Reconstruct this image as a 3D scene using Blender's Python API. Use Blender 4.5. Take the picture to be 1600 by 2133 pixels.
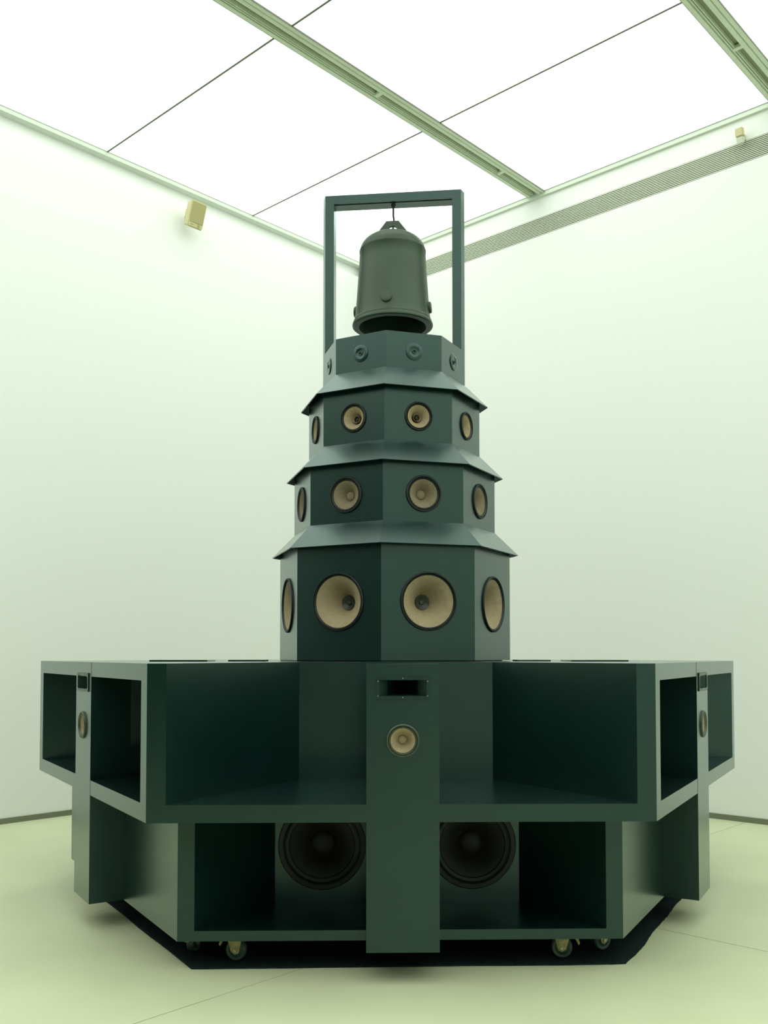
import bpy, bmesh, math, random
from math import cos, sin, pi, radians, sqrt, atan2
from mathutils import Vector, Matrix, noise
random.seed(7)
for o in list(bpy.data.objects):
    bpy.data.objects.remove(o)
scene = bpy.context.scene
COL = scene.collection

# ------------------------------------------------------------------ camera
H = 1.475                                   # eye height
F, V0, PITCH = 1957.28, 1293.42, 0.0364     # pixels in the 1600 x 2133 frame
cd = bpy.data.cameras.new('camera')
cam = bpy.data.objects.new('camera', cd)
COL.objects.link(cam)
cam.location = (0, 0, H)
cam.rotation_euler = (pi/2 + PITCH, 0, 0)
cd.sensor_fit = 'HORIZONTAL'
cd.sensor_width = 36.0
cd.lens = 36.0*F/1600.0
cd.shift_y = (V0 - 1066.5)/1600.0
cd.clip_start = 0.05
cd.clip_end = 100
scene.camera = cam

# ------------------------------------------------------------------ world, exposure, light strength
w = bpy.data.worlds.new('world')
scene.world = w
w.use_nodes = True
w.node_tree.nodes['Background'].inputs[0].default_value = (0.02, 0.025, 0.02, 1)
w.node_tree.nodes['Background'].inputs[1].default_value = 0.2
PANEL_LIGHT = 1.57
PANEL_COLOUR = (0.95, 1.0, 0.96)
vs = scene.view_settings
vs.view_transform = 'Standard'
vs.look = 'None'
vs.gamma = 1.0
vs.use_curve_mapping = False
vs.exposure = 0.0
cy = scene.cycles
cy.max_bounces = 5
cy.diffuse_bounces = 4
cy.glossy_bounces = 2
cy.transmission_bounces = 1

# ------------------------------------------------------------------ materials
def mat(name, col, rough=0.5, spec=0.5, metal=0.0, var=0.0, vscale=6.0, bump=0.0, bscale=200.0, rvar=0.0, emit=None, estr=0.0, coat=0.0):
    m = bpy.data.materials.new(name)
    m.use_nodes = True
    nt = m.node_tree
    b = nt.nodes['Principled BSDF']
    b.inputs['Base Color'].default_value = (*col, 1)
    b.inputs['Roughness'].default_value = rough
    b.inputs['Specular IOR Level'].default_value = spec
    b.inputs['Metallic'].default_value = metal
    if coat: b.inputs['Coat Weight'].default_value = coat
    tc = nt.nodes.new('ShaderNodeTexCoord')
    if var > 0 or rvar > 0:
        n = nt.nodes.new('ShaderNodeTexNoise')
        n.inputs['Scale'].default_value = vscale
        n.inputs['Detail'].default_value = 2
        n.inputs['Roughness'].default_value = 0.6
        nt.links.new(tc.outputs['Object'], n.inputs['Vector'])
        if var > 0:
            r = nt.nodes.new('ShaderNodeValToRGB')
            r.color_ramp.elements[0].position = 0.3
            r.color_ramp.elements[1].position = 0.7
            r.color_ramp.elements[0].color = (*[c*(1-var) for c in col], 1)
            r.color_ramp.elements[1].color = (*[min(1, c*(1+var)) for c in col], 1)
            nt.links.new(n.outputs['Fac'], r.inputs['Fac'])
            nt.links.new(r.outputs['Color'], b.inputs['Base Color'])
        if rvar > 0:
            mr = nt.nodes.new('ShaderNodeMapRange')
            mr.inputs['To Min'].default_value = max(0.02, rough-rvar)
            mr.inputs['To Max'].default_value = min(1, rough+rvar)
            nt.links.new(n.outputs['Fac'], mr.inputs['Value'])
            nt.links.new(mr.outputs['Result'], b.inputs['Roughness'])
    if bump > 0:
        n2 = nt.nodes.new('ShaderNodeTexNoise')
        n2.inputs['Scale'].default_value = bscale
        n2.inputs['Detail'].default_value = 1
        nt.links.new(tc.outputs['Object'], n2.inputs['Vector'])
        bp = nt.nodes.new('ShaderNodeBump')
        bp.inputs['Strength'].default_value = bump
        bp.inputs['Distance'].default_value = 0.002
        nt.links.new(n2.outputs['Fac'], bp.inputs['Height'])
        nt.links.new(bp.outputs['Normal'], b.inputs['Normal'])
    if emit:
        b.inputs['Emission Color'].default_value = (*emit, 1)
        b.inputs['Emission Strength'].default_value = estr
    return m

M = {}
M['paint'] = mat('dark_green_paint', (0.0022, 0.0130, 0.0118), 0.32, 0.42, var=0.12, vscale=3)
_p = M['paint'].node_tree.nodes['Principled BSDF'].inputs
_p['Specular Tint'].default_value = (0.45, 1.0, 0.93, 1)
_p['Coat Weight'].default_value = 1.0
_p['Coat Roughness'].default_value = 0.27
_p['Coat IOR'].default_value = 1.41
_p['Coat Tint'].default_value = (0.86, 1.0, 0.96, 1)
M['bell'] = mat('olive_bell_metal', (0.026, 0.055, 0.028), 0.42, 0.5, var=0.12, vscale=5)
M['rubber'] = mat('black_rubber', (0.006, 0.012, 0.010), 0.5, 0.4)
M['cone'] = mat('tan_paper_cone', (0.34, 0.275, 0.165), 0.75, 0.2, var=0.08, vscale=40)
M['cone_grey'] = mat('grey_paper_cone', (0.215, 0.18, 0.115), 0.75, 0.2, var=0.08, vscale=40)
M['cap_dark'] = mat('dark_dust_cap', (0.035, 0.042, 0.026), 0.4, 0.5, var=0.1, vscale=30)
M['woofer'] = mat('black_woofer_cone', (0.010, 0.011, 0.008), 0.6, 0.4, var=0.1, vscale=30)
M['ring_metal'] = mat('grey_green_frame_metal', (0.045, 0.065, 0.04), 0.35, 0.6)
M['void'] = mat('black_throat_shade', (0.002, 0.003, 0.003), 0.95, 0.0)
M['screw'] = mat('steel_screw', (0.45, 0.50, 0.42), 0.35, 0.5, metal=0.8)
M['horn'] = mat('dark_horn_plastic', (0.006, 0.017, 0.014), 0.32, 0.6)
M['horn'].node_tree.nodes['Principled BSDF'].inputs['Specular Tint'].default_value = (0.6, 1.0, 0.9, 1)
M['brass'] = mat('yellow_zinc_plate', (0.38, 0.34, 0.15), 0.5, 0.4, var=0.35, vscale=60)
M['wheel'] = mat('dark_green_wheel', (0.035, 0.075, 0.055), 0.35, 0.5)
M['mat'] = mat('black_felt_mat', (0.010, 0.020, 0.020), 0.95, 0.1, var=0.4, vscale=90, bump=0.6, bscale=260)
M['wall'] = mat('pale_wall_paint', (0.855, 0.88, 0.845), 0.8, 0.2)
M['ceil'] = mat('ceiling_void_white', (0.7, 0.75, 0.68), 0.8, 0.2)
M['trim'] = mat('grey_green_trim', (0.68, 0.77, 0.64), 0.5, 0.4)
M['edge'] = mat('dark_panel_edge', (0.16, 0.18, 0.13), 0.6, 0.3)
M['track'] = mat('grey_track_metal', (0.66, 0.76, 0.58), 0.45, 0.5, var=0.05, vscale=4)
M['channel'] = mat('olive_track_channel', (0.34, 0.38, 0.22), 0.6, 0.3)
M['baseboard'] = mat('dark_baseboard', (0.19, 0.21, 0.14), 0.6, 0.3)
M['slot'] = mat('vent_slot_shade', (0.03, 0.045, 0.028), 0.8, 0.2)
M['slat'] = mat('pale_vent_slat', (0.72, 0.78, 0.64), 0.5, 0.4)
M['floor'] = mat('pale_screed', (0.64, 0.68, 0.45), 0.42, 0.4, var=0.05, vscale=1.3)
M['dark_space'] = mat('added_dark_space', (0.05, 0.055, 0.05), 0.9, 0.1)
M['joint'] = mat('dark_floor_joint', (0.10, 0.11, 0.06), 0.9, 0.1)
M['beige'] = mat('beige_plastic', (0.62, 0.58, 0.32), 0.5, 0.4)
M['beige_grille'] = mat('beige_grille', (0.44, 0.41, 0.19), 0.6, 0.3, bump=0.4, bscale=500)
M['panel'] = mat('luminous_ceiling_membrane', (0.85, 0.9, 0.85), 0.6, 0.2, emit=PANEL_COLOUR, estr=PANEL_LIGHT)

# ------------------------------------------------------------------ helpers
def new_mesh(name, bm, m, smooth=False, recalc=True):
    if recalc:
        bmesh.ops.recalc_face_normals(bm, faces=bm.faces)
    me = bpy.data.meshes.new(name)
    bm.to_mesh(me)
    bm.free()
    me.materials.append(m)
    if smooth:
        me.polygons.foreach_set('use_smooth', [True]*len(me.polygons))
        try: me.set_sharp_from_angle(angle=radians(35))
        except Exception: pass
    return me
def ob(name, me, parent=None, loc=(0, 0, 0), rz=0.0, rot=None):
    o = bpy.data.objects.new(name, me)
    COL.objects.link(o)
    o.location = loc
    o.rotation_euler = rot if rot else (0, 0, rz)
    if parent: o.parent = parent
    return o
def tag(o, label, cat, group=None):
    o['label'] = label
    o['category'] = cat
    if group: o['group'] = group
    return o
def struct(o):
    o['kind'] = 'structure'
    return o
def empty(name, loc, rz=0.0):
    o = ob(name, None, None, loc, rz)
    o.empty_display_size = 0.2
    return o
def quad(bm, pts):
    return bm.faces.new([bm.verts.new(p) for p in pts])
def add_box(bm, x0, x1, y0, y1, z0, z1):
    v = [bm.verts.new(p) for p in ((x0,y0,z0),(x1,y0,z0),(x1,y1,z0),(x0,y1,z0),(x0,y0,z1),(x1,y0,z1),(x1,y1,z1),(x0,y1,z1))]
    for f in ((0,3,2,1),(4,5,6,7),(0,1,5,4),(1,2,6,5),(2,3,7,6),(3,0,4,7)):
        bm.faces.new([v[i] for i in f])
def box(name, x0, x1, y0, y1, z0, z1, m, bevel=0.0):
    bm = bmesh.new()
    add_box(bm, x0, x1, y0, y1, z0, z1)
    if bevel: bmesh.ops.bevel(bm, geom=bm.edges[:], offset=bevel, segments=2, affect='EDGES')
    return new_mesh(name, bm, m)
def add_prism(bm, pts, z0, z1):
    a = [bm.verts.new((x, y, z0)) for x, y in pts]
    b = [bm.verts.new((x, y, z1)) for x, y in pts]
    n = len(pts)
    bm.faces.new(a[::-1]); bm.faces.new(b)
    for i in range(n):
        bm.faces.new((a[i], a[(i+1) % n], b[(i+1) % n], b[i]))
def prism(name, pts, z0, z1, m):
    bm = bmesh.new()
    add_prism(bm, pts, z0, z1)
    return new_mesh(name, bm, m)
def add_lathe(bm, prof, n=48, axis='Y', close=False):
    """prof: (radius, offset). axis Y: revolves round Y, offset towards +Y; axis Z: round Z."""
    rings = []
    for r, h in prof:
        if r < 1e-6:
            rings.append([bm.verts.new((0, h, 0) if axis == 'Y' else (0, 0, h))])
        else:
            rings.append([bm.verts.new((r*cos(2*pi*i/n), h, r*sin(2*pi*i/n)) if axis == 'Y' else (r*cos(2*pi*i/n), r*sin(2*pi*i/n), h)) for i in range(n)])
    pairs = list(zip(rings[:-1], rings[1:]))
    if close: pairs.append((rings[-1], rings[0]))
    for A, B in pairs:
        for i in range(n):
            j = (i+1) % n
            if len(A) == 1 and len(B) == 1: continue
            if len(A) == 1: bm.faces.new((A[0], B[i], B[j]))
            elif len(B) == 1: bm.faces.new((A[i], A[j], B[0]))
            else: bm.faces.new((A[i], A[j], B[j], B[i]))
def lathe(name, prof, m, n=48, axis='Y', close=False):
    bm = bmesh.new()
    add_lathe(bm, prof, n, axis, close)
    return new_mesh(name, bm, m, smooth=True)
def rot2(p, a):
    return (p[0]*cos(a)-p[1]*sin(a), p[0]*sin(a)+p[1]*cos(a))
def holed_panel(bm, x0, x1, z0, z1, y, cx, cz, r, depth=0.03, n=48, M4=None):
    """vertical rectangle in the plane y with a round hole and the hole's rim going back (+y)."""
    angs = sorted(set([2*pi*i/n for i in range(n)]))
    corners = [atan2(zz-cz, xx-cx) % (2*pi) for xx in (x0, x1) for zz in (z0, z1)]
    angs = sorted(angs + corners)
    inner, outer, back = [], [], []
    T = (lambda p: bm.verts.new(M4 @ Vector(p))) if M4 else (lambda p: bm.verts.new(p))
    for a in angs:
        c, s = cos(a), sin(a)
        ts = []
        if c > 1e-9: ts.append((x1-cx)/c)
        if c < -1e-9: ts.append((x0-cx)/c)
        if s > 1e-9: ts.append((z1-cz)/s)
        if s < -1e-9: ts.append((z0-cz)/s)
        t = min(ts)
        inner.append(T((cx+r*c, y, cz+r*s)))
        outer.append(T((cx+t*c, y, cz+t*s)))
        back.append(T((cx+r*c, y+depth, cz+r*s)))
    k = len(angs)
    for i in range(k):
        j = (i+1) % k
        bm.faces.new((outer[i], outer[j], inner[j], inner[i]))
        bm.faces.new((inner[i], inner[j], back[j], back[i]))

# ------------------------------------------------------------------ the room
A = 2.394378
NL = Vector((cos(A), sin(A)))          # towards the left wall
NR = Vector((-sin(A), cos(A)))         # away from the right wall
DL, DR = 8.06496, -8.30670
ANG = atan2(NR.y, NR.x)                # local x = distance s from the right wall, local y = distance p from the left wall
ZC = 4.885 + H                         # luminous ceiling
RS, RP = 12.53, 12.75                  # room size along s and along p
def RW(s, p, z=0.0):
    v = NL*(DL-p) + NR*(s+DR)
    return Vector((v.x, v.y, z))
def rbox(name, s0, s1, p0, p1, z0, z1, m, parent=None, me=None):
    c = RW((s0+s1)/2, (p0+p1)/2, (z0+z1)/2)
    if me is None:
        me = box(name, (s0-s1)/2, (s1-s0)/2, (p0-p1)/2, (p1-p0)/2, (z0-z1)/2, (z1-z0)/2, m)
    return ob(name, me, parent, c, ANG)

# floor with screed fields and thin joints
fl = struct(rbox('floor', -0.2, RS+0.2, -0.2, RP+0.2, -0.25, -0.02, M['joint']))
def child_of(o, parent):
    o.parent = parent
    o.matrix_parent_inverse = Matrix.LocRotScale(parent.location, parent.rotation_euler, None).inverted()
    return o
SL = [0, 3.535, 7.07, 10.605, RS]
PL = [0, 4.735, 9.47, RP]
g = 0.003
for i in range(len(SL)-1):
    for j in range(len(PL)-1):
        child_of(rbox('floor_slab', SL[i]+g, SL[i+1]-g, PL[j]+g, PL[j+1]-g, -0.02, 0.0, M['floor']), fl)

# walls
ZF = 4.700 + H                          # left wall: shadow line below the frieze
bm = bmesh.new()
def wall_mesh(parts):
    bm = bmesh.new()
    for a in parts: add_box(bm, *a)
    return bm
def room_obj(name, bm, m, parent=None):
    return ob(name, new_mesh(name, bm, m), parent, RW(0, 0, 0), ANG)
VZ0, VZ1 = 4.436 + H, 4.634 + H          # air slot in the right wall
VP0 = 0.25
WT = ZC + 0.12
struct(room_obj('wall_left', wall_mesh([(-0.2, RS+0.2, -0.2, 0.0, -0.25, ZF), (-0.2, RS+0.2, -0.2, -0.075, ZF, WT)]), M['wall']))
struct(room_obj('wall_right', wall_mesh([(-0.25, 0, 0.0, RP+0.2, -0.25, VZ0), (-0.25, 0, 0.0, RP+0.2, VZ1, WT), (-0.25, 0, 0, VP0, VZ0, VZ1), (-0.25, -0.07, VP0, RP+0.2, VZ0, VZ1)]), M['wall']))
OP0, OP1, OPZ = 0.6, 12.0, 5.0            # made-up opening behind the photographer, darkens reflections in the paint
struct(room_obj('wall_rear', wall_mesh([(RS, RS+0.2, -0.2, OP0, -0.25, WT), (RS, RS+0.2, OP1, RP+0.2, -0.25, WT), (RS, RS+0.2, OP0, OP1, OPZ, WT)]), M['wall']))
struct(room_obj('wall_added_dark', wall_mesh([(RS+0.2, RS+6, OP0-1.2, OP0-1, -0.25, OPZ+0.5), (RS+0.2, RS+6, OP1+1, OP1+1.2, -0.25, OPZ+0.5), (RS+6, RS+6.2, OP0-1.2, OP1+1.2, -0.25, OPZ+0.5), (RS+0.2, RS+6.2, OP0-1.2, OP1+1.2, OPZ+0.3, OPZ+0.5), (RS+0.2, RS+6.2, OP0-1.2, OP1+1.2, -0.25, -0.02)]), M['dark_space']))  # unseen dark room, added for the glossy paint to reflect
struct(room_obj('wall_side', wall_mesh([(-0.25, RS+0.2, RP, RP+0.2, -0.25, WT)]), M['wall']))
BH = 0.048
struct(room_obj('baseboard_left', wall_mesh([(0, RS, 0, 0.010, 0.0, BH)]), M['baseboard']))
struct(room_obj('baseboard_right', wall_mesh([(0, 0.010, 0.010, RP, 0.0, BH)]), M['baseboard']))
struct(room_obj('baseboard_rear', wall_mesh([(RS-0.01, RS, 0.01, OP0, 0.0, BH), (RS-0.01, RS, OP1, RP, 0.0, BH)]), M['baseboard']))
struct(room_obj('baseboard_side', wall_mesh([(0.01, RS-0.01, RP-0.01, RP, 0.0, BH)]), M['baseboard']))
# edge trim where the luminous ceiling meets the walls
TW, TH = 0.030, 0.042
t1 = struct(room_obj('trim_1', wall_mesh([(0, RS, -0.075, TW-0.02, ZC-TH, ZC+0.03)]), M['trim']))
t2 = struct(room_obj('trim_2', wall_mesh([(0, TW, 0.0, RP, ZC-TH, ZC+0.03)]), M['trim']))
struct(room_obj('trim_3', wall_mesh([(RS-TW, RS, 0.0, RP, ZC-TH, ZC+0.03)]), M['trim']))
struct(room_obj('trim_4', wall_mesh([(0, RS, RP-TW, RP, ZC-TH, ZC+0.03)]), M['trim']))

# ceiling: slab above, luminous panels, track beams
ce = struct(rbox('ceiling', -0.25, RS+0.2, -0.2, RP+0.2, WT, WT+0.15, M['ceil']))
BEAMS = [(2.495, 2.700), (5.045, 5.250), (7.595, 7.800), (10.145, 10.350)]
pb = [0.012] + [x for b in BEAMS for x in b] + [RP-0.03]
bands = [(pb[i], pb[i+1]) for i in range(0, len(pb), 2)]
seams = [0.03] + [1.757 + 1.808*i for i in range(6)] + [RS-0.03]
gs = 0.008
cache = {}
for p0, p1 in bands:
    for i in range(len(seams)-1):
        s0, s1 = seams[i]+gs, seams[i+1]-gs
        key = (round(s1-s0, 3), round(p1-p0, 3))
        o = rbox('light_panel', s0, s1, p0+0.004, p1-0.004, ZC, ZC+0.02, M['panel'], me=cache.get(key))
        if key not in cache:
            cache[key] = o.data
            o.data.materials.append(M['edge'])
            for f in o.data.polygons: f.material_index = 0 if f.normal.z < -0.5 else 1
        child_of(o, ce)
    for i in range(1, len(seams)-1):
        child_of(rbox('panel_seam', seams[i]-gs, seams[i]+gs, p0, p1, ZC-0.004, ZC+0.02, M['edge']), ce)
# track beam: extruded profile (u across, z down from the ceiling)
prof = [(0, 0.05), (0, -0.012), (0.034, -0.012), (0.034, 0.004), (0.046, 0.004), (0.046, -0.008), (0.054, -0.008), (0.054, 0.012), (0.064, 0.012),
        (0.064, -0.006), (0.070, -0.006), (0.070, 0.040), (0.118, 0.040), (0.118, -0.002), (0.124, -0.012), (0.136, -0.017), (0.150, -0.017), (0.160, -0.012), (0.165, -0.002),
        (0.165, 0.008), (0.172, 0.008), (0.172, -0.014), (0.205, -0.014), (0.205, 0.05)]
for b0, b1 in BEAMS:
    bm = bmesh.new()
    a = [bm.verts.new((0.03, u, z)) for u, z in prof]
    b = [bm.verts.new((RS-0.03, u, z)) for u, z in prof]
    bm.faces.new(a); bm.faces.new(b[::-1])
    for i in range(len(prof)):
        j = (i+1) % len(prof)
        bm.faces.new((a[i], b[i], b[j], a[j]))
    o = ob('track_beam', new_mesh('track_beam', bm, M['track']), None, RW(0, b0, ZC), ANG)
    child_of(o, ce)
    for i in range(7):
        s = 0.65 + 1.13*i*1.6 + (0.3 if b0 > 3 else 0)
        c = ob('track_coupler', cache.get('cpl') or box('track_coupler', -0.022, 0.022, 0.050, 0.128, -0.009, 0.02, M['track'], 0.003), o)
        cache['cpl'] = c.data
        c.location = (s, 0, 0)
    ci = ob('channel_insert', cache.get('ci') or box('channel_insert', 0.032, RS-0.032, 0.072, 0.116, 0.030, 0.0385, M['channel']), o)
    cache['ci'] = ci.data
    # dark thin edges where the membrane frames meet the beam
    for u in (-0.003, 0.205):
        e = ob('panel_edge', cache.get('pe') or box('panel_edge', 0.03, RS-0.03, 0, 0.003, -0.013, 0.02, M['edge']), o)
        cache['pe'] = e.data
        e.location = (0, u, 0)

# long air grille in the right wall
gr = empty('air_grille', RW(0, VP0, VZ0), ANG)
tag(gr, 'long horizontal slatted air grille near the top of the right wall', 'air grille')
L = RP - VP0 - 0.02
n = 12
pit = (VZ1-VZ0)/n
sm = box('slat', -0.009, -0.001, 0, L, 0, pit*0.44, M['slat'])
for i in range(n):
    ob('slat', sm, gr, (0, 0, i*pit + pit*0.38))
ob('backing', box('backing', -0.068, -0.017, 0, L, 0.001, VZ1-VZ0-0.001, M['slot']), gr)  # dark colour paints in the shade of the gaps between slats

# ------------------------------------------------------------------ wall loudspeaker and sensor
def wall_speaker():
    w0, h0, d0 = 0.185, 0.265, 0.12
    # local frame: x along wall (image right), y = into the wall, z up
    e = empty('wall_loudspeaker', (0, 0, 0))
    bm = bmesh.new()
    add_box(bm, -w0/2, w0/2, -d0, 0, -h0/2, h0/2)
    for v in bm.verts:
        if v.co.y > -0.01: v.co.x *= 0.78; v.co.z *= 0.86
    bmesh.ops.bevel(bm, geom=bm.edges[:], offset=0.012, segments=3, affect='EDGES')
    ob('housing', new_mesh('housing', bm, M['beige'], True), e)
    ob('grille', box('grille', -w0/2+0.013, w0/2-0.013, -d0-0.004, -d0+0.01, -h0/2+0.052, h0/2-0.013, M['beige_grille'], 0.003), e)
    bd = ob('badge', lathe('badge', [(0, -0.004), (0.014, -0.004), (0.018, 0.0), (0.018, 0.006)], M['beige_grille'], 24), e)
    bd.location = (0.035, -d0-0.001, -h0/2+0.034)
    ob('name_plate', box('name_plate', -0.065, -0.030, -d0-0.002, -d0+0.004, -h0/2+0.028, -h0/2+0.038, M['beige_grille'], 0.001), e)
    ob('bracket', box('bracket', -0.03, 0.03, -0.01, 0.075, -0.05, 0.05, M['beige'], 0.004), e)
    return e
sp = wall_speaker()
ax = -NR                                   # along the left wall towards the corner (image right)
tag(sp, 'small beige loudspeaker box tilted on a bracket high on the left wall', 'loudspeaker')
pt = RW(2.655, 0.115, 4.545 + H)
Mx = Matrix(((ax.x, NL.x, 0), (ax.y, NL.y, 0), (0, 0, 1))).to_4x4()
sp.matrix_world = Matrix.Translation(pt) @ Mx @ Matrix.Rotation(radians(20), 4, 'X')

se = empty('motion_sensor', (0, 0, 0))
tag(se, 'small cream motion sensor above the air grille on the right wall', 'sensor')
bm = bmesh.new()
add_box(bm, -0.034, 0.034, -0.05, 0.0, -0.005, 0.07)
bmesh.ops.bevel(bm, geom=bm.edges[:], offset=0.006, segments=2, affect='EDGES')
ob('housing', new_mesh('housing', bm, M['beige']), se)
bm = bmesh.new()
add_box(bm, -0.031, 0.031, -0.044, 0.0, -0.062, -0.006)
for v in bm.verts:
    if v.co.z < -0.05 and v.co.y < -0.01: v.co.y += 0.018
bmesh.ops.bevel(bm, geom=bm.edges[:], offset=0.006, segments=2, affect='EDGES')
ob('lens', new_mesh('lens', bm, M['slat']), se)
ob('bracket', box('bracket', 0.010, 0.028, 0.0, 0.045, -0.03, 0.02, M['beige'], 0.003), se)
ax2 = -NL                                  # along the right wall, image right
pt = RW(0.047, 4.79, 4.655 + H)
Mx = Matrix(((ax2.x, -NR.x, 0), (ax2.y, -NR.y, 0), (0, 0, 1))).to_4x4()
se.matrix_world = Matrix.Translation(pt) @ Mx @ Matrix.Rotation(radians(8), 4, 'X')

# ------------------------------------------------------------------ felt mat
CX, CY, PHI = 0.0399, 6.2459, 0.0227
S1, S2 = 2.30, 2.0859
ZT, ZB, ZL = -0.0375 + H, -0.7511 + H, -1.3302 + H
pts = []
Rm = 2.065
for k in range(6):
    a0, a1 = radians(-120+60*k), radians(-60+60*k)
    p0, p1 = Vector((cos(a0), sin(a0)))*Rm, Vector((cos(a1), sin(a1)))*Rm
    nn = 60
    for i in range(nn):
        q = p0.lerp(p1, i/nn)
        amp = 0.004 if k in (0, 5) else 0.009
        q *= 1 + amp*noise.noise(Vector((q.x*3, q.y*3, 2.0))) + amp*0.25*noise.noise(Vector((q.x*22, q.y*22, 5.0)))
        pts.append((q.x, q.y))
fm = ob('floor_mat', prism('floor_mat', pts, 0.0, 0.007, M['mat']), None, (CX+0.025, CY+0.045, 0.0005), PHI+0.012)
tag(fm, 'black hexagonal felt mat with ragged edges on the pale floor', 'mat')

# ------------------------------------------------------------------ drivers (lathe, facing -Y)
def driver_meshes(name, ro, rc, depth, capr, cap_kind, cone_m, cap_m, ring_m=None):
    ring_m = ring_m or M['rubber']
    me = {}
    me['frame_ring'] = lathe(name+'_ring', [(ro, 0.0), (ro, -0.008), (ro-0.004, -0.012), (rc+(ro-rc)*0.55, -0.012), (rc+(ro-rc)*0.45, -0.006), (rc+(ro-rc)*0.30, -0.010), (rc+0.002, -0.006), (rc-0.004, 0.002), (rc-0.004, 0.01)], ring_m, 64)
    cone = []
    for i in range(9):
        t = i/8
        r = rc + (capr*0.9-rc)*t
        cone.append((r, -0.001 + depth*(0.35*t + 0.65*t**2.2)))
    me['cone'] = lathe(name+'_cone', cone, cone_m, 64)
    yb = depth*0.93
    if cap_kind == 'dome':
        prof = [(capr*cos(x*pi/2/6), yb*0.98 - capr*0.45*sin(x*pi/2/6)) for x in range(7)]
    elif cap_kind == 'whizzer':   # small inner cone opening forward with a bullet
        prof = [(capr*0.78, yb-0.016), (capr*0.66, yb-0.004), (capr*0.50, yb-0.003), (capr*0.36, yb-0.012), (capr*0.2, yb-0.016), (0, yb-0.017)]
        me['whizzer'] = lathe(name+'_whizzer', [(capr*0.75, yb), (capr, yb-0.028), (capr*0.95, yb-0.030), (capr*0.80, yb-0.020), (capr*0.70, yb-0.002)], cone_m, 40)
    else:
        prof = [(capr, yb*0.98), (capr*0.97, yb*0.94), (capr*0.9, yb*0.95), (capr*0.5, yb*1.05), (capr*0.38, yb*1.06), (capr*0.28, yb*1.0), (0, yb*0.97)]
    prof[-1] = (0, prof[-1][1])
    me['dust_cap'] = lathe(name+'_cap', prof, cap_m, 40)
    return me
def place_driver(parent, name, me, loc, rz):
    r = ob(name, me['frame_ring'], parent, loc, rz)
    ob('cone', me['cone'], r)
    ob('dust_cap', me['dust_cap'], r)
    if 'whizzer' in me: ob('whizzer_cone', me['whizzer'], r)
    if 'screws' in me:
        for x, z in me['screws'][1]:
            ob('screw', me['screws'][0], r, (x, -0.006, z))
    return r
dark_screw_me = lathe('dark_screw', [(0, -0.0015), (0.0022, -0.0015), (0.003, 0.0)], M['rubber'], 10)
screw_me = lathe('screw', [(0, -0.002), (0.0022, -0.002), (0.003, 0.0)], M['screw'], 10)

# ------------------------------------------------------------------ base cabinet: hexagonal, six open sectors
base = empty('hexagonal_speaker_base', (CX, CY, 0), PHI)
tag(base, 'huge dark green hexagonal speaker base with open compartments and cross-shaped columns', 'speaker base')
AP1, AP2 = S1*sqrt(3)/2, S2*sqrt(3)/2
UH0, UH1, UB = 1.063, 0.524, AP1-0.85        # upper opening half-width front/back and back apothem
LH0, LH1, LB = 0.964, 0.636, AP2-0.50        # lower
R60 = radians(60)
PT_U, PT_T, PT_L = 0.080, 0.078, 0.048       # board thickness
# sector-local meshes, outward = -Y
cw_u = prism('corner_wall', [(UH0, -AP1), (S1/2, -AP1), rot2((-UH0, -AP1), R60), rot2((-UH1, -UB), R60), (UH1, -UB)], ZB, ZT, M['paint'])
fp_u = prism('floor_panel', [(-UH0, -AP1), (UH0, -AP1), (UH1, -UB), (-UH1, -UB)], ZB, ZB+PT_U, M['paint'])
tp_u = prism('top_panel', [(-UH0, -AP1), (UH0, -AP1), (UH1, -UB), (-UH1, -UB)], ZT-PT_T, ZT, M['paint'])
bp_u = box('back_panel', -UH1, UH1, -UB, -UB+0.02, ZB, ZT-0.02, M['paint'])
cw_l = prism('corner_wall_low', [(LH0, -AP2), (S2/2, -AP2), rot2((-LH0, -AP2), R60), rot2((-LH1, -LB), R60), (LH1, -LB)], ZL, ZB, M['paint'])
fp_l = prism('floor_panel_low', [(-LH0, -AP2), (LH0, -AP2), (LH1, -LB), (-LH1, -LB)], ZL, ZL+PT_L, M['paint'])
sp_l = box('side_panel', -LH0, LH0, -AP2, -AP2+0.025, ZL, ZB, M['paint'])
WX, WZ, WR = 0.392, -0.989 + H, 0.205
bm = bmesh.new()
holed_panel(bm, -LH1, 0, ZL+0.0, ZB, -LB, -WX, WZ, WR, 0.03)
holed_panel(bm, 0, LH1, ZL+0.0, ZB, -LB, WX, WZ, WR, 0.03)
bp_l = new_mesh('back_panel_low', bm, M['paint'])
# column with horn opening and driver hole in its face
CW, CDp = 0.3296, 0.0010
yF = -(AP1+CDp); yB = -AP1+0.215
HZ, HW, HH = -0.148 + H, 0.215, 0.076
DZ, DR_ = -0.385 + H, 0.066
bm = bmesh.new()
x0, x1 = -CW/2, CW/2
zs0, zs1, zs2 = ZL, DZ-0.12, DZ+0.12
quad(bm, [(x0, yF, ZL), (x1, yF, ZL), (x1, yF, zs1), (x0, yF, zs1)])
holed_panel(bm, x0, x1, zs1, zs2, yF, 0, DZ, DR_, 0.03)
h0, h1, g0, g1 = -HW/2, HW/2, HZ-HH/2, HZ+HH/2
quad(bm, [(x0, yF, zs2), (x1, yF, zs2), (x1, yF, g0), (x0, yF, g0)])
quad(bm, [(x0, yF, g1), (x1, yF, g1), (x1, yF, ZT-0.002), (x0, yF, ZT-0.002)])
quad(bm, [(x0, yF, g0), (h0, yF, g0), (h0, yF, g1), (x0, yF, g1)])
quad(bm, [(h1, yF, g0), (x1, yF, g0), (x1, yF, g1), (h1, yF, g1)])
zt_ = ZT-0.002
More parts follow.
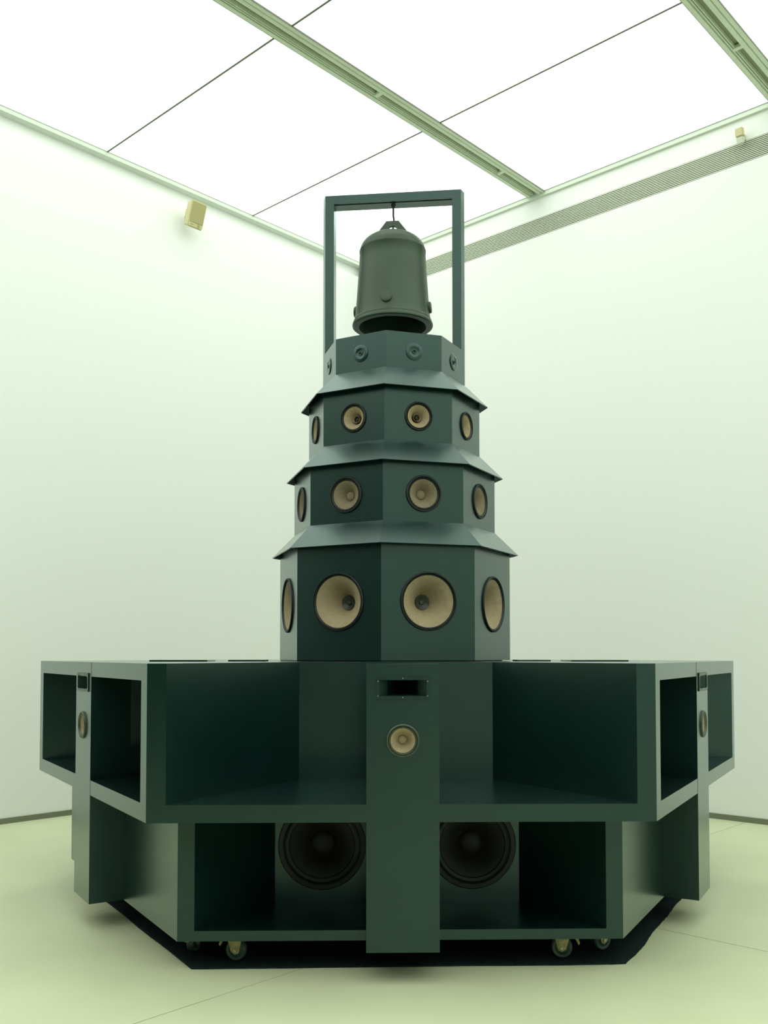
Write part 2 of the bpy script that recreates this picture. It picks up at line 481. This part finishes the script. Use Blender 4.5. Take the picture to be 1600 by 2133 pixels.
quad(bm, [(x0, yF, ZL), (x0, yB, ZL), (x0, yB, zt_), (x0, yF, zt_)])
quad(bm, [(x1, yF, ZL), (x1, yB, ZL), (x1, yB, zt_), (x1, yF, zt_)])
quad(bm, [(x0, yB, ZL), (x1, yB, ZL), (x1, yB, zt_), (x0, yB, zt_)])
quad(bm, [(x0, yF, ZL), (x1, yF, ZL), (x1, yB, ZL), (x0, yB, ZL)])
quad(bm, [(x0, yF, zt_), (x1, yF, zt_), (x1, yB, zt_), (x0, yB, zt_)])
bmesh.ops.remove_doubles(bm, verts=bm.verts, dist=1e-5)
col_me = new_mesh('column', bm, M['paint'])
# horn: flange with throat
def rect_ring(bm, a, b):
    """a, b: lists of 4 points"""
    va = [bm.verts.new(p) for p in a]; vb = [bm.verts.new(p) for p in b]
    for i in range(4):
        j = (i+1) % 4
        bm.faces.new((va[i], va[j], vb[j], vb[i]))
def R4(w_, h_, y, dz=0): return [(-w_/2, y, -h_/2+dz), (w_/2, y, -h_/2+dz), (w_/2, y, h_/2+dz), (-w_/2, y, h_/2+dz)]
bm = bmesh.new()
rect_ring(bm, R4(0.238, 0.102, 0.0), R4(0.238, 0.102, -0.007))
rect_ring(bm, R4(0.238, 0.102, -0.007), R4(0.212, 0.072, -0.007))
rect_ring(bm, R4(0.212, 0.072, -0.007), R4(0.210, 0.070, 0.0))
bmesh.ops.remove_doubles(bm, verts=bm.verts, dist=1e-5)
horn_f = new_mesh('horn_flange', bm, M['horn'])
bm = bmesh.new()
rect_ring(bm, R4(0.210, 0.070, 0.0), R4(0.138, 0.066, 0.035))
rect_ring(bm, R4(0.138, 0.066, 0.035), R4(0.062, 0.055, 0.13))
bmesh.ops.remove_doubles(bm, verts=bm.verts, dist=1e-5)
horn_t = new_mesh('horn_throat', bm, M['horn'])
horn_e = box('throat_shade', -0.031, 0.031, 0.1295, 0.1315, -0.0275, 0.0275, M['void'])  # near-black end plate stands in for the shade deep in the horn
d_base = driver_meshes('midrange', 0.075, 0.0585, 0.052, 0.021, 'dome', M['cone'], M['cone'], M['ring_metal'])
d_woof = driver_meshes('woofer', 0.228, 0.170, 0.085, 0.066, 'dome', M['woofer'], M['woofer'])
cap_ring = lathe('cap_ring', [(0.0665, 0.072), (0.0675, 0.070), (0.069, 0.072)], M['ring_metal'], 48)
# caster
def caster_meshes():
    c = {}
    zt = ZL - 0.0075
    c['plate'] = box('caster_plate', -0.045, 0.045, -0.04, 0.04, zt-0.006, zt, M['brass'], 0.001)
    wr = 0.05
    c['wheel'] = lathe('wheel', [(0.012, -0.017), (0.030, -0.013), (0.033, -0.017), (wr-0.006, -0.019), (wr, -0.012), (wr, 0.012), (wr-0.006, 0.019), (0.033, 0.017), (0.030, 0.013), (0.012, 0.017)], M['wheel'], 36, close=True)
    bm = bmesh.new()
    for s in (-1, 1):
        ys = sorted((s*0.022, s*0.026))
        poly = [(-0.034, zt-0.006), (0.052, zt-0.006), (0.030, wr-0.010), (0.012, wr-0.018), (-0.008, wr-0.004)]
        a = [bm.verts.new((x, ys[0], z)) for x, z in poly]; b = [bm.verts.new((x, ys[1], z)) for x, z in poly]
        bm.faces.new(a); bm.faces.new(b[::-1])
        for i in range(5): bm.faces.new((a[i], b[i], b[(i+1) % 5], a[(i+1) % 5]))
    add_box(bm, -0.028, 0.046, -0.026, 0.026, zt-0.010, zt-0.006)
    c['fork'] = new_mesh('fork', bm, M['brass'])
    c['axle'] = lathe('axle', [(0, -0.030), (0.007, -0.030), (0.007, 0.030), (0, 0.030)], M['screw'], 12)
    bm = bmesh.new()
    path = [(-0.020, zt-0.012), (-0.044, zt-0.022), (-0.062, zt-0.038), (-0.072, zt-0.066)]
    up, dn = [], []
    for i, (x, z) in enumerate(path):
        t = 0.014*(1-0.6*i/3)
        up.append((x-0.002, z+t*0.3)); dn.append((x+t*0.8, z-t))
    poly = up + dn[::-1]
    a = [bm.verts.new((x, -0.012, z)) for x, z in poly]; b = [bm.verts.new((x, 0.012, z)) for x, z in poly]
    bm.faces.new(a); bm.faces.new(b[::-1])
    for i in range(len(poly)): bm.faces.new((a[i], b[i], b[(i+1) % len(poly)], a[(i+1) % len(poly)]))
    c['brake_pedal'] = new_mesh('brake_pedal', bm, M['brass'])
    return c
cs = caster_meshes()
def place_caster(loc, rz):
    wr = 0.05
    r = ob('caster', cs['plate'], base, (loc[0], loc[1], 0.0075), rz)
    ob('wheel', cs['wheel'], r, (0.012, 0, wr))
    ob('axle', cs['axle'], r, (0.012, 0, wr))
    ob('fork', cs['fork'], r)
    ob('brake_pedal', cs['brake_pedal'], r)
casrot = {(0, -1): radians(-12), (0, 1): radians(168), (5, 1): radians(75), (1, -1): radians(205)}
for k in range(6):
    rz = R60*k
    ob('corner_wall', cw_u, base, rz=rz)
    ob('corner_wall', cw_l, base, rz=rz)
    ob('floor_panel', fp_u, base, rz=rz)
    if k % 2 == 0:
        ob('floor_panel', fp_l, base, rz=rz)
    else:
        ob('side_panel', sp_l, base, rz=rz)
    if k != 0:
        ob('top_panel', tp_u, base, rz=rz)
    ob('back_panel', bp_u, base, rz=rz)
    if k % 2 == 0:
        ob('back_panel', bp_l, base, rz=rz)
    ob('column', col_me, base, rz=rz)
    x, y = rot2((0, yF), rz)
    hf = ob('horn', horn_f, base, (x, y, HZ), rz)
    ob('horn_throat', horn_t, hf)
    ob('throat_shade', horn_e, hf)
    for sx, sz in ((-0.112, 0.030), (0.112, 0.030), (-0.112, -0.036), (0.112, -0.036), (0, 0.043), (0, -0.043)):
        ob('screw', screw_me, hf, (sx, -0.007, sz))
    place_driver(base, 'midrange_driver', d_base, (x, y, DZ), rz)
    for s in (-1, 1):
        if k % 2 == 0:
            x, y = rot2((s*WX, -LB), rz)
            wd = place_driver(base, 'subwoofer', d_woof, (x, y, WZ), rz)
            ob('cap_ring', cap_ring, wd)
        cxy = rot2((s*0.80, -1.642), rz)
        place_caster(cxy, casrot.get((k, s), radians(random.uniform(0, 360))))
# core top and bottom boards
hexU = [rot2((0, -2*UB/sqrt(3)*1.0), R60*k+R60/2) for k in range(6)]
hexU = [(x*1.0, y*1.0) for x, y in hexU]
core = []
for k in range(6):
    core += [rot2((-UH1, -UB), R60*k), rot2((UH1, -UB), R60*k)]
ob('centre_top', prism('centre_top', core, ZT-0.02, ZT, M['paint']), base)
core = []
for k in range(6):
    core += [rot2((-LH1, -LB), R60*k), rot2((LH1, -LB), R60*k)]
ob('centre_bottom', prism('centre_bottom', core, ZL, ZL+0.03, M['paint']), base)
ob('dark_plinth', prism('dark_plinth', [rot2((0, -0.74), radians(45*i)-0.1272) for i in range(8)], ZT, ZT+0.006, M['rubber']), base)
# thin loose boards lying on top of the base
def top_board(px, py, wx, wy, rz, label):
    b = ob('top_board', box('top_board', -wx/2, wx/2, -wy/2, wy/2, 0, 0.009, M['paint'], 0.001), None, (CX+px, CY+py, ZT+0.0002), rz)
    tag(b, label, 'board', 'thin boards on the base')
top_board(-1.235, -0.65, 0.335, 0.30, PHI, 'thin flat board on top of the base, farthest left of the four')
top_board(-0.86, -0.55, 0.22, 0.20, PHI, 'thin flat board on top of the base just left of the tower foot')
top_board(0.86, -0.50, 0.20, 0.20, PHI, 'thin flat board on top of the base just right of the tower foot')
top_board(1.215, -0.62, 0.335, 0.30, PHI, 'thin flat board on top of the base, farthest right of the four')

# ------------------------------------------------------------------ octagonal tower
TX, TY, TH_ = 0.0631, 6.24, -0.1045
R1, R2, R3, R4_ = 0.7669, 0.6707, 0.5724, 0.4773
Q1, Q2, Q3 = 0.8229, 0.7259, 0.6299
z1b, z1o, z1i = ZT+0.006, 0.6549+H, 0.8046+H
z2o, z2i, z3o, z3i, z4t = 1.1621+H, 1.3137+H, 1.6404+H, 1.7909+H, 2.0181+H
O8 = radians(45)
def octo(R): return [rot2((0, -R), O8*i) for i in range(8)]
def tier(label, R, z0, z1, zi, Ri, Q, zo, dr, dz, hole, dname):
    e = empty('octagonal_speaker_cabinet', (TX, TY, z0), TH_)
    tag(e, label, 'speaker cabinet', 'octagonal cabinets stacked as a tower')
    half = R*sin(O8/2); ap = R*cos(O8/2)
    bm = bmesh.new()
    for i in range(8):
        M4 = Matrix.Rotation(O8*(i+0.5), 4, 'Z')
        holed_panel(bm, -half, half, 0, z1-z0, -ap, 0, dz-z0, hole, 0.025, 48, M4)
    if Q is None:
        bm.faces.new([bm.verts.new((x, y, z1-z0)) for x, y in octo(R)])
    bm.faces.new([bm.verts.new((x, y, 0)) for x, y in octo(R)][::-1])
    bmesh.ops.remove_doubles(bm, verts=bm.verts, dist=1e-5)
    ob('body', new_mesh('body', bm, M['paint']), e)
    for i in range(8):
        a = O8*(i+0.5)
        x, y = rot2((0, -ap), a)
        place_driver(e, dname, dr, (x, y, dz-z0), a)
    if Q is not None:
        bm = bmesh.new()
        top = [bm.verts.new((x, y, zi-z0)) for x, y in octo(Ri)]
        out = [bm.verts.new((x, y, zo-z0)) for x, y in octo(Q)]
        th = 0.012
        out2 = [bm.verts.new((x, y, zo-z0-0.004)) for x, y in octo(Q-0.004)]
        inn = [bm.verts.new((x, y, zi-z0-th)) for x, y in octo(Ri-0.006)]
        for i in range(8):
            j = (i+1) % 8
            bm.faces.new((top[i], top[j], out[j], out[i]))
            bm.faces.new((out[i], out[j], out2[j], out2[i]))
            bm.faces.new((out2[i], out2[j], inn[j], inn[i]))
        bm.faces.new(top); bm.faces.new(inn[::-1])
        ob('sloped_roof', new_mesh('sloped_roof', bm, M['paint']), e)
    return e
d1 = driver_meshes('cone15', 0.176, 0.158, 0.135, 0.046, 'flat', M['cone'], M['cap_dark'])
d2 = driver_meshes('cone10', 0.112, 0.090, 0.062, 0.030, 'dome', M['cone_grey'], M['cone_grey'])
d3 = driver_meshes('cone8', 0.090, 0.073, 0.064, 0.025, 'whizzer', M['cone'], M['cap_dark'])
# tweeter: nearly flat disc with a ring and a small dome
d4 = {}
d4['frame_ring'] = lathe('tweeter_plate', [(0.054, 0.0), (0.054, -0.004), (0.051, -0.006), (0.034, -0.006), (0.032, -0.0045), (0.018, -0.003), (0.014, -0.0025), (0.012, 0.006)], M['paint'], 48)
d4['cone'] = lathe('tweeter_ring', [(0.0155, -0.002), (0.0145, -0.006), (0.0115, -0.0075), (0.0085, -0.006), (0.0085, 0.003)], M['paint'], 32)
d4['dust_cap'] = lathe('tweeter_dome', [(0.0085, 0.002), (0.007, -0.002), (0.004, -0.0045), (0, -0.005)], M['rubber'], 24)
d4['screws'] = (dark_screw_me, [(0.040*cos(radians(45+90*i)), 0.040*sin(radians(45+90*i))+0.0) for i in range(4)])
def wtop(R, Ri, Q, zi, zo): return zo + (Q-R)/(Q-Ri)*(zi-zo) - 0.008
tier('bottom and widest octagonal cabinet of the tower with large tan speaker cones', R1, z1b, wtop(R1, R2, Q1, z1i, z1o), z1i, R2, Q1, z1o, d1, 0.319+H, 0.163, 'large_driver')
tier('second octagonal cabinet from the bottom, cones with plain tan centre caps', R2, z1i+0.0005, wtop(R2, R3, Q2, z2i, z2o), z2i, R3, Q2, z2o, d2, 0.976+H, 0.100, 'medium_driver')
tier('third octagonal cabinet from the bottom, small tan cones with ringed dark centres', R3, z2i+0.0005, wtop(R3, R4_, Q3, z3i, z3o), z3i, R4_, Q3, z3o, d3, 1.469+H, 0.082, 'small_driver')
tier('topmost and narrowest octagonal cabinet under the bell with flat dark tweeters', R4_, z3i+0.0005, z4t, None, None, None, None, d4, 1.898+H, 0.046, 'tweeter')

# ------------------------------------------------------------------ bell frame
fr = empty('bell_stand', (TX, TY, z4t), TH_)
tag(fr, 'tall dark green rectangular frame standing on the tower, holding the bell', 'frame')
ztop = 3.098 + H - z4t
pw, pd, bh = 0.080, 0.050, 0.056
tip = pd*math.tan(radians(22.5))
for s in (-1, 1):
    poly = [(s*R4_, 0), (s*(R4_-tip), -pd), (s*(R4_-pw), -pd), (s*(R4_-pw), pd), (s*(R4_-tip), pd)]
    if s < 0: poly = poly[::-1]
    ob('post', prism('post', poly, 0.0005, ztop, M['paint']), fr)
ob('beam', box('beam', -(R4_-pw), R4_-pw, -pd, pd, ztop-bh, ztop, M['paint']), fr)
ob('ledge', box('ledge', -(R4_-pw), R4_-pw, -pd+0.02, pd, ztop-bh-0.004, ztop-bh, M['paint']), fr)
def tube(name, pts, r, m, n=10):
    cu = bpy.data.curves.new(name, 'CURVE')
    cu.dimensions = '3D'
    sp_ = cu.splines.new('POLY')
    sp_.points.add(len(pts)-1)
    for i, p in enumerate(pts): sp_.points[i].co = (*p, 1)
    cu.bevel_depth = r
    cu.bevel_resolution = 3
    cu.use_fill_caps = True
    o = bpy.data.objects.new(name, cu)
    COL.objects.link(o)
    dg = bpy.context.evaluated_depsgraph_get()
    me = bpy.data.meshes.new_from_object(o.evaluated_get(dg))
    bpy.data.objects.remove(o)
    me.materials.clear(); me.materials.append(m)
    me.polygons.foreach_set('use_smooth', [True]*len(me.polygons))
    return me
zlug = 2.198+0.512+0.164 + H - z4t                     # hole centre of the bell lug
hk = [(0, 0, ztop-bh-0.004), (0, 0, zlug+0.09), (0.004, 0, zlug+0.06), (-0.002, 0, zlug+0.035)]
hk += [(0, -0.020*sin(a), zlug-0.004+0.02*cos(a)) for a in [radians(20+20*i) for i in range(12)]]
ob('hook', tube('hook', hk, 0.0065, M['rubber']), fr)
ob('hook_plate', lathe('hook_plate', [(0, ztop-bh-0.016), (0.014, ztop-bh-0.016), (0.016, ztop-bh-0.003), (0, ztop-bh-0.003)], M['rubber'], 16, 'Z'), fr)
ob('bolt', screw_me, fr, (-(R4_-pw)+0.0005, -0.03, 0.10), rot=(0, 0, radians(90)))
ob('bolt', screw_me, fr, (-(R4_-pw)+0.0005, -0.02, 0.085), rot=(0, 0, radians(90)))

# ------------------------------------------------------------------ bell
bz = 2.198 + H                            # mouth
be = empty('bell', (TX-0.005, TY, bz), TH_)
tag(be, 'olive green metal bell with a rounded crown hanging inside the frame', 'bell')
sh = 0.512                                # shoulder height
prof = [(0.224, 0.010), (0.226, 0.0), (0.262, 0.0), (0.270, 0.006), (0.271, 0.014), (0.268, 0.024), (0.262, 0.030), (0.262, 0.040), (0.257, 0.045), (0.2545, 0.052), (0.249, 0.10), (0.241, 0.20), (0.2325, 0.32), (0.225, 0.43), (0.2215, sh-0.008),
        (0.2240, sh-0.004), (0.2240, sh+0.004), (0.2195, sh+0.008)]
for i in range(1, 11):
    a = i*pi/2/10
    prof.append((0.2195*cos(a)**0.9 if i < 10 else 0, sh+0.008+0.118*sin(a)))
prof_in = [(0, sh+0.11), (0.12, sh+0.08), (0.19, sh), (0.205, 0.3), (0.220, 0.05)]
bm = bmesh.new()
add_lathe(bm, prof_in + prof, 72, 'Z')
ob('body', new_mesh('body', bm, M['bell'], True), be)
bossm = lathe('boss', [(0.038, 0.006), (0.038, -0.010), (0.034, -0.015), (0.028, -0.0165), (0, -0.0165)], M['bell'], 28)
for i in range(4):
    a = radians(-4) + pi/2*i
    x, y = rot2((0, -0.2465), a)
    b = ob('boss', bossm, be, (x, y, 0.122))
    b.rotation_euler = (radians(-4), 0, a)
# lug with an arched hole
bm = bmesh.new()
zb0, zt0 = sh+0.075, sh+0.214
outer = [(-0.150, zb0), (-0.0415, zt0), (0.0415, zt0), (0.150, zb0)]
hc, hr = sh+0.142, 0.040
inner = [(hr*cos(a), hc+hr*0.95*sin(a)) for a in [pi - pi*i/12 for i in range(13)]]
inner = [(-hr, zb0)] + inner + [(hr, zb0)]
polyl = outer + inner[::-1]
a = [bm.verts.new((x, -0.012, z)) for x, z in polyl]; b = [bm.verts.new((x, 0.012, z)) for x, z in polyl]
bm.faces.new(a); bm.faces.new(b[::-1])
for i in range(len(polyl)): bm.faces.new((a[i], b[i], b[(i+1) % len(polyl)], a[(i+1) % len(polyl)]))
ob('lug', new_mesh('lug', bm, M['bell']), be)
